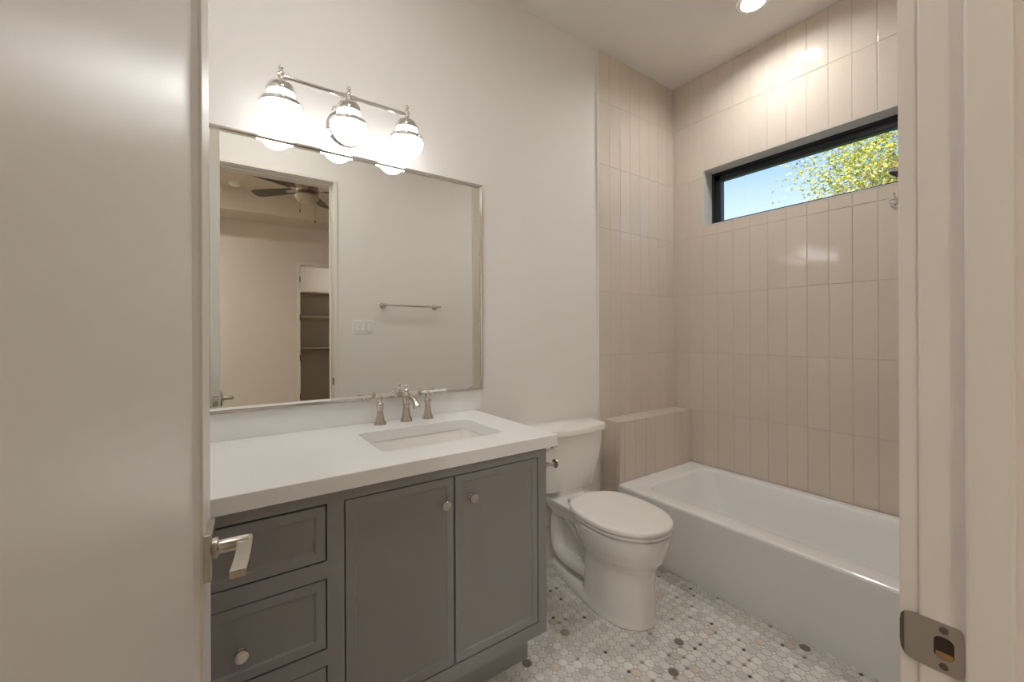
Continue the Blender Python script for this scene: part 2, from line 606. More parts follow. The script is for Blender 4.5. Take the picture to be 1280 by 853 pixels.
box(bm, OPX0 - 0.029, OPX1 + 0.029, YB - 0.013, YB, OPZ + 0.005, OPZ + 0.030, bev=0.002)
frame = obj('trim_6', bm, M['trim'], kind='structure')
SZ = 0.915
# strike plate: plate with a lip curling round the jamb's edge, latch hole and two screws
bm = new()
xa, xb = OPX1 - 0.0016, OPX1 + 0.0004
pl = rrect(YD - 0.0375, YD + 0.004, SZ - 0.029, SZ + 0.029, 0.006, 0)
hole = rrect(YD - 0.030, YD - 0.013, SZ - 0.013, SZ + 0.013, 0.0065, 0)


def plate_with_hole(bm, outer, inner, f0, f1):
    for f in (f0, f1):
        a = [bm.verts.new(f(p)) for p in outer]
        b = [bm.verts.new(f(p)) for p in inner]
        ed = [bm.edges.new((q[i], q[(i + 1) % len(q)])) for q in (a, b) for i in range(len(q))]
        bmesh.ops.triangle_fill(bm, edges=ed, use_beauty=True)
        if f is f0:
            A, B = a, b
    bridge(bm, A, a)
    bridge(bm, B, b)


plate_with_hole(bm, pl, hole, lambda p: Vector((xa, p.x, p.y)), lambda p: Vector((xb, p.x, p.y)))
prof = [(0.0, 0.0), (0.0008, 0.006), (0.003, 0.011), (0.0065, 0.0145), (0.0095, 0.016)]
loops = []
for k, (dx, dy) in enumerate(prof):
    dx *= 0.45
    hh = (0.029, 0.0285, 0.026, 0.021, 0.012)[k]
    loops.append([Vector((xa + dx, YD + 0.002 + dy, SZ - hh)), Vector((xa + dx, YD + 0.002 + dy, SZ + hh)),
                  Vector((xa + dx + 0.0016, YD + 0.001 + dy, SZ + hh)), Vector((xa + dx + 0.0016, YD + 0.001 + dy, SZ - hh))])
loft(bm, loops)
sp = obj('strike_plate', bm, M['satin'], frame, label='satin nickel strike plate with dark latch hole')
bm = new()
box(bm, OPX1 - 0.0004, OPX1 + 0.0003, YD - 0.031, YD - 0.012, SZ - 0.014, SZ + 0.014)  # flat dark plate standing in for shade inside the latch hole
obj('latch_hole_shade', bm, M['dark_hole'], sp)
bm = new()
box(bm, OPX1 - 0.0008, OPX1 - 0.0002, YD - 0.0290, YD - 0.0145, SZ - 0.0130, SZ - 0.0055, bev=0.0002)
obj('pocket_sill', bm, M['brass_cut'], sp)
for dz in (-0.021, 0.021):
    bm = new()
    lathe(bm, [(0.0040, 0.0), (0.0040, 0.0010), (0.0028, 0.0016)], 12, along((xa + 0.0003, YD - 0.0215, SZ + dz), (-1, 0, 0)))
    obj('screw', bm, M['hinge'], sp)

# ---- the open door
DL, DT, DH = 0.776, 0.044, 2.43
door = tag(bpy.data.objects.new('door_1', None), 'open white panelled door with nickel lever at the left edge', 'door', None, 'structure')
COL.objects.link(door)
door.location = (-2.7668, -1.681, 0.008)
door.rotation_euler = (0, 0, R(90 - 3.15))
bm = new()
SW, RC = 0.117, 0.0125
box(bm, 0, SW, 0, DT, 0, DH, bev=0.0015)
box(bm, DL - SW, DL, 0, DT, 0, DH, bev=0.0015)
box(bm, SW - 0.001, DL - SW + 0.001, 0.0002, DT - 0.0002, DH - SW, DH)
box(bm, SW - 0.001, DL - SW + 0.001, 0.0002, DT - 0.0002, 0, 0.2)
obj('stile', bm, M['door'], door)
bm = new()
box(bm, SW - 0.002, DL - SW + 0.002, RC, DT - RC, 0.199, DH - SW + 0.001)
# sloped sticking round the panel, both faces
for y0, y1 in ((0.0045, RC), (DT - 0.0045, DT - RC)):
    a = [Vector((x, y0, z)) for x, z in ((SW, 0.2), (DL - SW, 0.2), (DL - SW, DH - SW), (SW, DH - SW))]
    b = [Vector((x, y1, z)) for x, z in ((SW + 0.006, 0.206), (DL - SW - 0.006, 0.206), (DL - SW - 0.006, DH - SW - 0.006), (SW + 0.006, DH - SW - 0.006))]
    bridge(bm, ring(bm, a), ring(bm, b))
obj('panel', bm, M['door'], door)
LXc, LZc = 0.694, 0.929
for side in (1, -1):     # hall side, bathroom side
    y0 = 0.0 if side == 1 else DT
    s = -side            # outward along local y
    bm = new()
    hw = 0.037
    loops = [[Vector((p.x, y0 + s * d, p.y)) for p in rrect(LXc - hw + i, LXc + hw - i, LZc - hw + i, LZc + hw - i, 0.003, 0, 3)]
             for d, i in ((0, 0), (0.0085, 0), (0.0105, 0.002))]
    loft(bm, loops)
    lev = obj('lever_handle', bm, M['satin'], door, smooth=30)
    bm = new()
    d = Vector((0, s, 0))
    lathe(bm, [(0.0165, 0.0095), (0.0165, 0.0155), (0.0145, 0.0175), (0.0112, 0.0178), (0.0112, 0.058), (0.0102, 0.0595)], 28,
          along((LXc, y0, LZc), d))
    obj('neck', bm, M['satin'], lev, smooth=35)
    bm = new()
    secs = []
    for t in range(9):
        q = t / 8
        xx = LXc + 0.012 - q * 0.112
        yy = y0 + s * (0.0535 - 0.008 * q * q)
        hh = 0.0060 - 0.0005 * q
        hy = 0.0105
        dz = -0.004 * q * q
        secs.append([Vector((xx, yy - hy, LZc + dz - hh)), Vector((xx, yy + hy, LZc + dz - hh)),
                     Vector((xx, yy + hy, LZc + dz + hh)), Vector((xx, yy - hy, LZc + dz + hh))])
    loft(bm, secs)
    bmesh.ops.bevel(bm, geom=[e for e in bm.edges], offset=0.0012, segments=2, affect='EDGES')
    obj('lever', bm, M['satin'], lev, smooth=40)
    bm = new()
    lathe(bm, [(0.0024, 0.0), (0.0024, 0.0004)], 12, along((LXc + 0.0005, y0 + s * 0.026, LZc - 0.0108), (0, 0, -1)))
    obj('set_screw', bm, M['rubber'], lev)
bm = new()
loops = [[Vector((DL + d, DT / 2 + p.x, LZc + p.y)) for p in rrect(-0.0125, 0.0125, -0.028, 0.028, 0.003, 0, 3)] for d in (-0.001, 0.0015)]
loft(bm, loops)
lp = obj('latch_plate', bm, M['satin'], door)
bm = new()
box(bm, DL, DL + 0.011, DT / 2 - 0.008, DT / 2 + 0.008, LZc - 0.010, LZc + 0.010, bev=0.003)
obj('latch_bolt', bm, M['nickel'], lp)
for hz in (0.24, 0.89, 1.58, 2.22):
    bm = new()
    lathe(bm, [(0.004, -0.054), (0.0065, -0.051), (0.0065, 0.051), (0.004, 0.054)], 14, Matrix.Translation((-0.006, DT + 0.004, hz)))
    box(bm, -0.0015, 0.001, 0.006, DT, hz - 0.05, hz + 0.05)
    obj('hinge', bm, M['hinge'], door, smooth=40)

# ================================================================== VANITY
CX0, CX1 = -2.92, -1.714
FY = -0.619
CB, CT = 0.170, 0.862
van = thing('vanity_cabinet', 'grey painted vanity cabinet with drawers and two doors under white counter', 'cabinet', (CX0, 0, 0))


def vpart(name, bm, m, parent=None, **kw):
    for v in bm.verts:
        v.co.x -= CX0
    return obj(name, bm, m, parent or van, **kw)


D0, D1, D2 = -2.432, -2.0945, -1.752   # doors
W0, W1 = -2.872, -2.476               # drawers
DZ0, DZ1 = 0.217, 0.828
DR = [(0.673, 0.826), (0.437, 0.628), (0.217, 0.394)]
bm = new()
FT = 0.020
box(bm, CX0, CX1, FY, FY + FT, CT - 0.034 + 0.000, CT)
box(bm, CX0, CX1, FY, FY + FT, CB, DZ0)
box(bm, CX0, W0, FY, FY + FT, DZ0, CT - 0.034)
box(bm, W1, D0, FY, FY + FT, DZ0, CT - 0.034)
box(bm, D2, CX1, FY, FY + FT, DZ0, CT - 0.034)
box(bm, W0, W1, FY, FY + FT, 0.628, 0.673)
box(bm, W0, W1, FY, FY + FT, 0.394, 0.437)
box(bm, CX1 - 0.018, CX1, FY + FT, -0.001, CB, CT)
box(bm, CX0, CX0 + 0.018, FY + FT, -0.001, CB, CT)
box(bm, CX0, CX1, FY + FT, -0.001, CB, CB + 0.018)
box(bm, CX0 + 0.018, CX1 - 0.018, -0.012, -0.001, CB, CT)
vpart('body', bm, M['cabinet'])
bm = new()
box(bm, CX0 + 0.02, CX1 - 0.02, FY + 0.024, FY + 0.028, CB + 0.02, CT - 0.002)  # near-black sheet added so the gaps round the fronts look shaded
vpart('gap_shade_sheet', bm, M['cabinet_dark'])
bm = new()
box(bm, CX0, CX1 - 0.004, -0.505, -0.485, 0.0, CB)
box(bm, CX1 - 0.022, CX1 - 0.004, -0.486, -0.002, 0.0, CB)
vpart('toe_kick', bm, M['cabinet'])


def front(name, x0, x1, z0, z1):
    """slim-framed inset front: narrow flat border, fine step, recessed flat panel"""
    g = 0.0036
    x0 += g
    x1 -= g
    z0 += g
    z1 -= g
    bm = new()
    def lp(i, y):
        return [Vector((x0 + i, y, z0 + i)), Vector((x1 - i, y, z0 + i)), Vector((x1 - i, y, z1 - i)), Vector((x0 + i, y, z1 - i))]
    yf = FY + 0.0004
    loft(bm, [lp(0, yf + 0.019), lp(0, yf + 0.0012), lp(0.0012, yf), lp(0.0240, yf), lp(0.0244, yf + 0.0024), lp(0.0290, yf + 0.0046)])
    return vpart(name, bm, M['cabinet'])


def knob(parent, x, z):
    bm = new()
    lathe(bm, [(0.0085, 0.0), (0.0085, 0.002), (0.0055, 0.004), (0.0055, 0.014), (0.0115, 0.017), (0.0158, 0.0185), (0.0162, 0.0205),
               (0.0162, 0.0235), (0.0152, 0.0252), (0.0135, 0.0255), (0.0130, 0.0262), (0.006, 0.0268)], 30, along((x, FY + 0.0048, z), (0, -1, 0)))
    return vpart('knob', bm, M['nickel'], parent, smooth=40)


d1 = front('door', D0, D1, DZ0, DZ1)
knob(d1, -2.131, 0.745)
d2 = front('door', D1, D2, DZ0, DZ1)
knob(d2, -2.031, 0.745)
for z0, z1 in DR:
    dr = front('drawer', W0, W1, z0, z1)
    knob(dr, -2.671, (z0 + z1) / 2 - (0.018 if z1 < 0.8 else 0.0))

# ---- quartz counter with sink cut-out
SX0, SX1, SY0, SY1 = -2.285, -1.818, -0.497, -0.187
ct = thing('countertop', 'white quartz countertop with sink cut-out on the grey vanity', 'countertop', (-2.3, -0.3, CT))
KT = 0.905


def cpart(name, bm, m, parent=None, **kw):
    for v in bm.verts:
        v.co -= Vector((-2.3, -0.3, CT))
    return obj(name, bm, m, parent or ct, **kw)


KX0, KX1, KY0, KY1 = XL + 0.002, -1.676, -0.640, -0.001
outer = [Vector(p) for p in ((KX0, KY0, 0), (KX1, KY0, 0), (KX1, KY1, 0), (KX0, KY1, 0))]
inner = rrect(SX0, SX1, SY0, SY1, 0.035, 0, 7)
bm = new()
e = 0.0018
rows_o = []
for (i, zz) in ((0, CT + 0.0005), (0, KT - e), (e, KT)):
    rows_o.append(ring(bm, [Vector((p.x + (i if p.x < -2.5 else -i), p.y + (i if p.y < -0.3 else -i), zz)) for p in outer]))
rows_i = [ring(bm, [Vector((p.x, p.y, zz)) for p in inner]) for zz in (CT + 0.0005, KT - 0.001)]
r2 = ring(bm, [Vector((p.x + 0.001 * (1 if p.x > -2.05 else -1), p.y + 0.001 * (1 if p.y > -0.34 else -1), KT)) for p in inner])
rows_i.append(r2)
for rw in (rows_o, rows_i):
    for a, b in zip(rw, rw[1:]):
        bridge(bm, a, b)
for a, b in ((rows_o[0], rows_i[0]), (rows_o[-1], rows_i[-1])):
    ed = []
    for q in (a, b):
        for i in range(len(q)):
            ed.append(bm.edges.get((q[i], q[(i + 1) % len(q)])))
    bmesh.ops.triangle_fill(bm, edges=ed, use_beauty=True)
cpart('slab', bm, M['quartz'])
bm = new()
box(bm, KX0, -1.640, -0.021, -0.001, KT + 0.0003, 1.0025, bev=0.0015)
obj('backsplash', bm, M['quartz'], label='low white quartz backsplash strip along the wall behind the faucet', cat='backsplash')

# ---- undermount basin
sink = thing('sink_basin', 'rectangular white undermount sink basin sunk in the counter below the faucet', 'sink', (-2.05, -0.342, 0.70))
bm = new()
loops = []
for ins, zz, r in ((-0.012, CT - 0.001, 0.045), (-0.004, CT - 0.001, 0.04), (0.000, CT - 0.008, 0.038), (0.012, 0.80, 0.045), (0.030, 0.752, 0.055),
                   (0.062, 0.735, 0.06), (0.115, 0.729, 0.035)):
    loops.append(rrect(SX0 + ins, SX1 - ins, SY0 + ins, SY1 - ins, r, zz, 7))
inner_l = loops
outer_l = [[Vector((p.x, p.y, p.z)) for p in rrect(SX0 + i, SX1 - i, SY0 + i, SY1 - i, r, zz, 7)]
           for i, zz, r in ((0.10, 0.715, 0.035), (0.02, 0.73, 0.05), (-0.008, 0.80, 0.045), (-0.012, CT - 0.006, 0.045))]
loft(bm, inner_l + outer_l, False, False)
# close bottom faces and the rim
bm.verts.ensure_lookup_table()
n = len(loops[0])
vs_ = list(bm.verts)
bm.faces.ensure_lookup_table()
# remove the wrongly bridged band between last inner and first outer loop; close the bottoms instead
band = set(vs_[(len(inner_l) - 1) * n: len(inner_l) * n]) | set(vs_[len(inner_l) * n:(len(inner_l) + 1) * n])
kill = [f for f in bm.faces if all(v in band for v in f.verts)]
bmesh.ops.delete(bm, geom=kill, context='FACES_ONLY')
bm.faces.new(vs_[(len(inner_l) - 1) * n: len(inner_l) * n])
bm.faces.new(vs_[len(inner_l) * n:(len(inner_l) + 1) * n])
bridge(bm, vs_[-n:], vs_[:n])
for v in bm.verts:
    v.co -= Vector((-2.05, -0.342, 0.70))
obj('basin', bm, M['porcelain'], sink, smooth=50)
bm = new()
lathe(bm, [(0.032, 0.0285), (0.032, 0.031), (0.028, 0.032), (0.020, 0.030), (0.018, 0.033), (0.002, 0.036)], 24)
obj('drain', bm, M['nickel'], sink, smooth=40)

# ---- widespread faucet
fau = thing('faucet', 'polished nickel widespread faucet with curved spout and two lever handles', 'faucet', (-2.05, -0.077, KT))
bm = new()
lathe(bm, [(0.0265, 0.0), (0.0265, 0.004), (0.025, 0.006), (0.0245, 0.010), (0.019, 0.024), (0.0155, 0.042), (0.0135, 0.060), (0.0135, 0.064), (0.015, 0.066),
           (0.015, 0.069), (0.0135, 0.072), (0.0145, 0.085), (0.0175, 0.098), (0.0185, 0.106), (0.0175, 0.114), (0.0135, 0.121), (0.0095, 0.126),
           (0.0085, 0.129), (0.011, 0.131), (0.011, 0.133), (0.007, 0.136), (0.005, 0.140), (0.006, 0.145), (0.0095, 0.150), (0.0095, 0.153), (0.005, 0.157), (0.001, 0.158)], 28)
spout_body = obj('spout_column', bm, M['nickel'], fau, smooth=50)
bm = new()
pts = smooth_path([(0, -0.008, 0.098), (0, -0.035, 0.110), (0, -0.070, 0.110), (0, -0.098, 0.100), (0, -0.116, 0.082)], 5)
tube(bm, pts, [0.0115 + 0.001 * math.sin(PI * i / (len(pts) - 1)) - 0.001 * i / (len(pts) - 1) for i in range(len(pts))], 16)
lathe(bm, [(0.0125, -0.004), (0.0135, 0.0), (0.0135, 0.006), (0.0145, 0.010), (0.0140, 0.016), (0.010, 0.017)], 20,
      along((0, -0.111, 0.087), (0, -0.55, -0.83)))
obj('spout', bm, M['nickel'], fau, smooth=50)
for s, x in ((-1, -0.114), (1, 0.099)):
    bm = new()
    lathe(bm, [(0.0255, 0.0), (0.0255, 0.004), (0.024, 0.006), (0.0235, 0.009), (0.018, 0.022), (0.0145, 0.038), (0.0125, 0.056), (0.0125, 0.066), (0.0150, 0.076),
               (0.0160, 0.081), (0.0150, 0.086), (0.0105, 0.090), (0.0085, 0.094), (0.010, 0.098), (0.0115, 0.104), (0.0110, 0.110), (0.0085, 0.116), (0.0065, 0.118), (0.007, 0.122), (0.002, 0.124)], 26,
          Matrix.Translation((x, -0.002, 0)))
    h = obj('handle', bm, M['nickel'], fau, smooth=50)
    bm = new()
    lathe(bm, [(0.0060, 0.0), (0.0060, 0.012), (0.0075, 0.014), (0.0060, 0.017), (0.0058, 0.030), (0.0075, 0.060), (0.0082, 0.066), (0.0082, 0.070), (0.006, 0.072)], 18,
          along((x + s * 0.004, -0.002, 0.108), (s, -0.12, 0.03)))
    obj('lever', bm, M['nickel'], h, smooth=50)

# ---- mirror
MX0, MX1, MZ0, MZ1 = -2.935, -1.641, 1.006, 2.022
MTH = -0.40
mir = thing('wall_mirror', 'large mirror in a thin polished steel frame above the vanity', 'mirror', (MX1, -0.0295, MZ0), R(MTH))
W, HH = MX1 - MX0, MZ1 - MZ0
bm = new()
ft, fd = 0.0065, 0.0130
for b in ((-W, 0, -fd, 0.010, 0, ft), (-W, 0, -fd, 0.010, HH - ft, HH), (-ft, 0, -fd, 0.010, 0, HH), (-W, -W + ft, -fd, 0.010, 0, HH)):
    box(bm, *b, bev=0.001)
obj('frame', bm, M['steel_frame'], mir)
bm = new()
def ml(i, y):
    return [Vector((-W + i, y, i)), Vector((-i, y, i)), Vector((-i, y, HH - i)), Vector((-W + i, y, HH - i))]
loft(bm, [ml(ft, 0.006), ml(ft, -0.0045), ml(ft + 0.012, -0.0057)])
obj('glass', bm, M['mirror'], mir)

# ---- vanity light
LXM, LYM, LZM = -2.297, -0.13, 2.208
vl = thing('vanity_light', 'three-globe polished nickel vanity light bar above the mirror', 'wall lamp', (LXM, 0, LZM))
bm = new()
lathe(bm, [(0.074, 0.0), (0.074, 0.006), (0.068, 0.010), (0.068, 0.013), (0.060, 0.018), (0.048, 0.021), (0.02, 0.0225)], 48, along((0.016, 0, -0.070), (0, -1, 0)))
obj('backplate', bm, M['chrome'], vl, smooth=40)
bm = new()
tube(bm, smooth_path([(0.0, -0.02, -0.070), (0.0, -0.05, -0.070), (0.0, -0.085, -0.045), (0.0, -0.112, -0.012), (0.0, -0.128, 0.0)], 6), 0.007, 14)
for s in (-1, 1):
    tube(bm, smooth_path([(s * 0.006, -0.10, -0.03), (s * 0.045, -0.095, -0.035), (s * 0.056, -0.10, -0.055)], 6), 0.003, 8)
obj('arm', bm, M['chrome'], vl, smooth=60)
bm = new()
tube(bm, [(-0.240, LYM, 0), (0.240, LYM, 0)], 0.0085, 18)
for x in (-0.235, -0.022, 0.022, 0.235):
    tube(bm, [(x - 0.007, LYM, 0), (x + 0.007, LYM, 0)], 0.0105, 18)
obj('bar', bm, M['chrome'], vl, smooth=40)
for x in (-0.232, 0.0, 0.234):
    T = Matrix.Translation((x, LYM, 0))
    bm = new()   # opal glass: round bowl with narrower neck
    prof = [(0.0405, -0.056), (0.0445, -0.062), (0.0450, -0.080), (0.047, -0.092), (0.056, -0.097), (0.0665, -0.100)]
    for k in range(0, 13):
        t = k / 12 * PI / 2
        prof.append((0.0675 * math.cos(t), -0.109 - 0.077 * math.sin(t)))
    lathe(bm, prof, 40, T)
    sh = obj('glass_shade', bm, M['glow'], vl, smooth=60)
    bm = new()
    lathe(bm, [(0.0655, -0.096), (0.0690, -0.0975), (0.0705, -0.101), (0.0705, -0.109), (0.0692, -0.1115), (0.0668, -0.112)], 44, T)
    obj('band', bm, M['chrome'], sh, smooth=40)
    bm = new()
    lathe(bm, [(0.0450, -0.0635), (0.0480, -0.063), (0.0480, -0.051), (0.0455, -0.047), (0.0435, -0.0395), (0.039, -0.032), (0.031, -0.0265), (0.0225, -0.0235), (0.0205, -0.020),
               (0.016, -0.020), (0.012, -0.012), (0.011, 0.0), (0.0135, 0.004), (0.0140, 0.009), (0.011, 0.014), (0.0065, 0.017), (0.006, 0.024), (0.009, 0.027), (0.0095, 0.031),
               (0.007, 0.036), (0.004, 0.041), (0.001, 0.043)], 32, T)
    obj('cap', bm, M['chrome'], vl, smooth=45)

# ================================================================== TOILET
toi = thing('toilet', 'white two-piece toilet with closed lid between vanity and bathtub', 'toilet', (-1.150, 0, 0), R(-3.0))


def egg(w, c, af, ab, z, n=48, pf=2.0, pb=2.0, dx=0.0):
    out = []
    for k in range(n):
        t = 2 * PI * k / n
        ct_, st_ = math.cos(t), math.sin(t)
        p = pb if st_ > 0 else pf
        a = ab if st_ > 0 else af
        out.append(Vector((dx + w * math.copysign(abs(ct_) ** (2 / p), ct_), c + a * math.copysign(abs(st_) ** (2 / p), st_), z)))
    return out


bm = new()
loft(bm, [egg(0.135, -0.50, 0.193, 0.19, 0.0, pb=2.6), egg(0.135, -0.50, 0.193, 0.19, 0.012, pb=2.6), egg(0.131, -0.50, 0.189, 0.17, 0.024, pb=3), egg(0.128, -0.50, 0.186, 0.15, 0.10, pb=3.4),
          egg(0.127, -0.50, 0.185, 0.145, 0.18, pb=3.4), egg(0.130, -0.50, 0.188, 0.15, 0.235, pb=3.0), egg(0.142, -0.50, 0.204, 0.17, 0.262, pb=2.4), egg(0.164, -0.50, 0.229, 0.19, 0.292),
          egg(0.180, -0.50, 0.246, 0.21, 0.335), egg(0.188, -0.50, 0.254, 0.23, 0.37), egg(0.189, -0.50, 0.256, 0.24, 0.40), egg(0.188, -0.50, 0.254, 0.24, 0.4085)])
# rear deck and thin rear body
loft(bm, [rrect(-0.070, 0.070, -0.44, -0.075, 0.03, 0.30), rrect(-0.105, 0.105, -0.44, -0.050, 0.04, 0.355), rrect(-0.125, 0.125, -0.44, -0.045, 0.04, 0.385), rrect(-0.127, 0.127, -0.44, -0.045, 0.04, 0.410)])
loft(bm, [rrect(-0.038, 0.038, -0.46, -0.075, 0.02, 0.0), rrect(-0.038, 0.038, -0.46, -0.075, 0.02, 0.36)])
loft(bm, [rrect(-0.085, 0.085, -0.17, -0.055, 0.03, 0.405), rrect(-0.085, 0.085, -0.17, -0.055, 0.03, 0.442)])
# foot flange
for za, zb, ww in ((0.0, 0.028, 0.0),):
    pts = [(0.068, -0.07), (0.090, -0.15), (0.112, -0.28), (0.130, -0.42), (0.134, -0.52)]
    fl = [Vector((x, y, 0)) for x, y in pts] + [Vector((-x, y, 0)) for x, y in pts[::-1]]
    loft(bm, [[Vector((p.x, p.y, za)) for p in fl], [Vector((p.x, p.y, zb)) for p in fl], [Vector((p.x * 0.9, p.y, zb + 0.02)) for p in fl]])
for s in (-1, 1):
    path = smooth_path([(s * 0.062, -0.44, 0.205), (s * 0.060, -0.33, 0.25), (s * 0.056, -0.22, 0.325), (s * 0.054, -0.145, 0.345), (s * 0.052, -0.105, 0.30), (s * 0.052, -0.095, 0.20),
                        (s * 0.054, -0.115, 0.12), (s * 0.060, -0.20, 0.098), (s * 0.066, -0.30, 0.105), (s * 0.072, -0.42, 0.125)], 5)
    tube(bm, path, 0.033, 14)
bowl = obj('bowl', bm, M['porcelain'], toi)
rm = bowl.modifiers.new('remesh', 'REMESH')
rm.mode = 'VOXEL'
rm.voxel_size = 0.0055
rm.use_smooth_shade = True
smo = bowl.modifiers.new('smooth', 'SMOOTH')
smo.factor = 0.5
smo.iterations = 6


def seat_loop(w, z, ins=0.0):
    return egg(w - ins, -0.515, 0.245 - ins, 0.250 - ins, z, 56, 2.12, 2.7)


bm = new()
loft(bm, [seat_loop(0.186, 0.4160, 0.016), seat_loop(0.191, 0.4165, 0.002), seat_loop(0.191, 0.4280), seat_loop(0.190, 0.4290, 0.002)])
obj('seat', bm, M['seat'], toi, smooth=50)
bm = new()
loft(bm, [seat_loop(0.186, 0.4345, 0.018), seat_loop(0.1925, 0.4348, 0.001), seat_loop(0.192, 0.446), seat_loop(0.191, 0.451, 0.003), seat_loop(0.190, 0.4535, 0.010), seat_loop(0.188, 0.4545, 0.03)])
obj('seat_lid', bm, M['seat'], toi, smooth=50)
for x in (-0.07, 0.07):
    bm = new()
    box(bm, x - 0.02, x + 0.02, -0.275, -0.235, 0.412, 0.440, bev=0.006)
    obj('seat_hinge', bm, M['seat'], toi, smooth=50)


def bow(w, yb, yf, bowv, r, z, n=14):
    """tank section: straight back, gently bowed front, rounded corners"""
    out = []
    base = rrect(-w, w, yf, yb, r, z, 6)
    # densify the front edge and bow it
    res = []
    for i, p in enumerate(base):
        res.append(p)
    front_l = res[-1]
    front_r = res[0]
    for k in range(1, n):
        t = k / n
        res.append(front_l.lerp(front_r, t))
    for p in res:
        q = (yb - p.y) / (yb - yf)
        out.append(Vector((p.x, p.y - bowv * max(0, 1 - (p.x / w) ** 2) * q, z)))
    return out


bm = new()
loft(bm, [bow(0.165, -0.035, -0.135, 0.03, 0.03, 0.436), bow(0.178, -0.028, -0.150, 0.03, 0.03, 0.446), bow(0.192, -0.022, -0.165, 0.032, 0.03, 0.52), bow(0.213, -0.018, -0.178, 0.034, 0.03, 0.64),
          bow(0.222, -0.016, -0.183, 0.034, 0.03, 0.742)])
obj('tank', bm, M['porcelain'], toi, smooth=45)
bm = new()
loft(bm, [bow(0.226, -0.012, -0.188, 0.036, 0.032, 0.743), bow(0.236, -0.008, -0.196, 0.038, 0.034, 0.748), bow(0.238, -0.008, -0.198, 0.038, 0.034, 0.771), bow(0.234, -0.010, -0.194, 0.038, 0.034, 0.780),
          bow(0.222, -0.016, -0.184, 0.036, 0.034, 0.7835)])
obj('tank_lid', bm, M['porcelain'], toi, smooth=45)
bm = new()
lathe(bm, [(0.016, 0.0), (0.016, 0.006), (0.012, 0.010), (0.008, 0.012), (0.008, 0.018), (0.010, 0.019), (0.010, 0.026), (0.004, 0.028)], 20, along((-0.150, -0.196, 0.700), (0, -1, 0)))
tube(bm, [(-0.150, -0.218, 0.700), (-0.185, -0.221, 0.696), (-0.215, -0.222, 0.690)], [0.0045, 0.0055, 0.0065], 12)
obj('flush_lever', bm, M['chrome'], toi, smooth=45)
for s in (-1, 1):
    bm = new()
    lathe(bm, [(0.012, 0.0), (0.012, 0.010), (0.008, 0.016), (0.001, 0.018)], 16, Matrix.Translation((s * 0.098, -0.31, 0.030)))
    obj('bolt_cap', bm, M['porcelain'], toi, smooth=50)

# ---- toilet paper holder on the cabinet side
tp = thing('toilet_paper_holder', 'empty nickel toilet paper holder on the vanity end beside the toilet', 'paper holder', (CX1 - 0.001, -0.48, 0.765))
for y in (-0.08, 0.08):
    bm = new()
    lathe(bm, [(0.019, 0.0), (0.019, 0.004), (0.013, 0.008), (0.0065, 0.010), (0.0060, 0.088), (0.009, 0.090), (0.0175, 0.094), (0.0180, 0.099), (0.011, 0.105), (0.001, 0.107)], 22, along((0, y, 0), (1, 0, 0)))
    obj('post', bm, M['nickel'], tp, smooth=45)
bm = new()
tube(bm, [(0.072, -0.078, 0), (0.072, 0.078, 0)], 0.006, 14)
obj('roller', bm, M['nickel'], tp, smooth=45)

# ================================================================== BATHTUB
TZ = 0.381
tub = thing('bathtub', 'white alcove bathtub with smooth apron below the tiled window wall', 'bathtub', (-0.38, -0.92, 0))


def tpart(name, bm, m, **kw):
    for v in bm.verts:
        v.co -= Vector((-0.38, -0.92, 0))
    return obj(name, bm, m, tub, **kw)


TX0, TX1, TY0, TY1 = -0.775, -0.0115, YD + 0.016, -0.1525
bm = new()
def tl(x0, x1, y0, y1, r, z):
    return rrect(x0, x1, y0, y1, r, z, 8)
loops = [tl(-0.728, TX1, TY0, TY1, 0.004, 0.0), tl(-0.734, TX1, TY0, TY1, 0.004, 0.06), tl(-0.768, TX1, TY0, TY1, 0.004, 0.330), tl(-0.774, TX1, TY0, TY1, 0.004, 0.352), tl(TX0, TX1, TY0, TY1, 0.005, TZ - 0.012),
         tl(TX0 + 0.003, TX1, TY0, TY1, 0.006, TZ - 0.004), tl(TX0 + 0.010, TX1, TY0, TY1, 0.008, TZ),
         tl(-0.672, -0.052, TY0 + 0.10, -0.262, 0.060, TZ - 0.001), tl(-0.660, -0.058, TY0 + 0.106, -0.272, 0.062, TZ - 0.006), tl(-0.653, -0.064, TY0 + 0.112, -0.280, 0.064, TZ - 0.016),
         tl(-0.640, -0.080, TY0 + 0.13, -0.318, 0.085, 0.27), tl(-0.622, -0.098, TY0 + 0.15, -0.372, 0.11, 0.15), tl(-0.600, -0.120, TY0 + 0.17, -0.42, 0.12, 0.090),
         tl(-0.55, -0.17, TY0 + 0.22, -0.49, 0.11, 0.068), tl(-0.45, -0.27, TY0 + 0.34, -0.62, 0.06, 0.062)]
loft(bm, loops)
tpart('tub_shell', bm, M['acrylic'], smooth=22)
bm = new()
lathe(bm, [(0.035, 0.0), (0.035, 0.003), (0.028, 0.005), (0.024, 0.003), (0.002, 0.006)], 24, Matrix.Translation((-0.36, TY0 + 0.42, 0.062)))
tpart('drain', bm, M['nickel'], smooth=40)

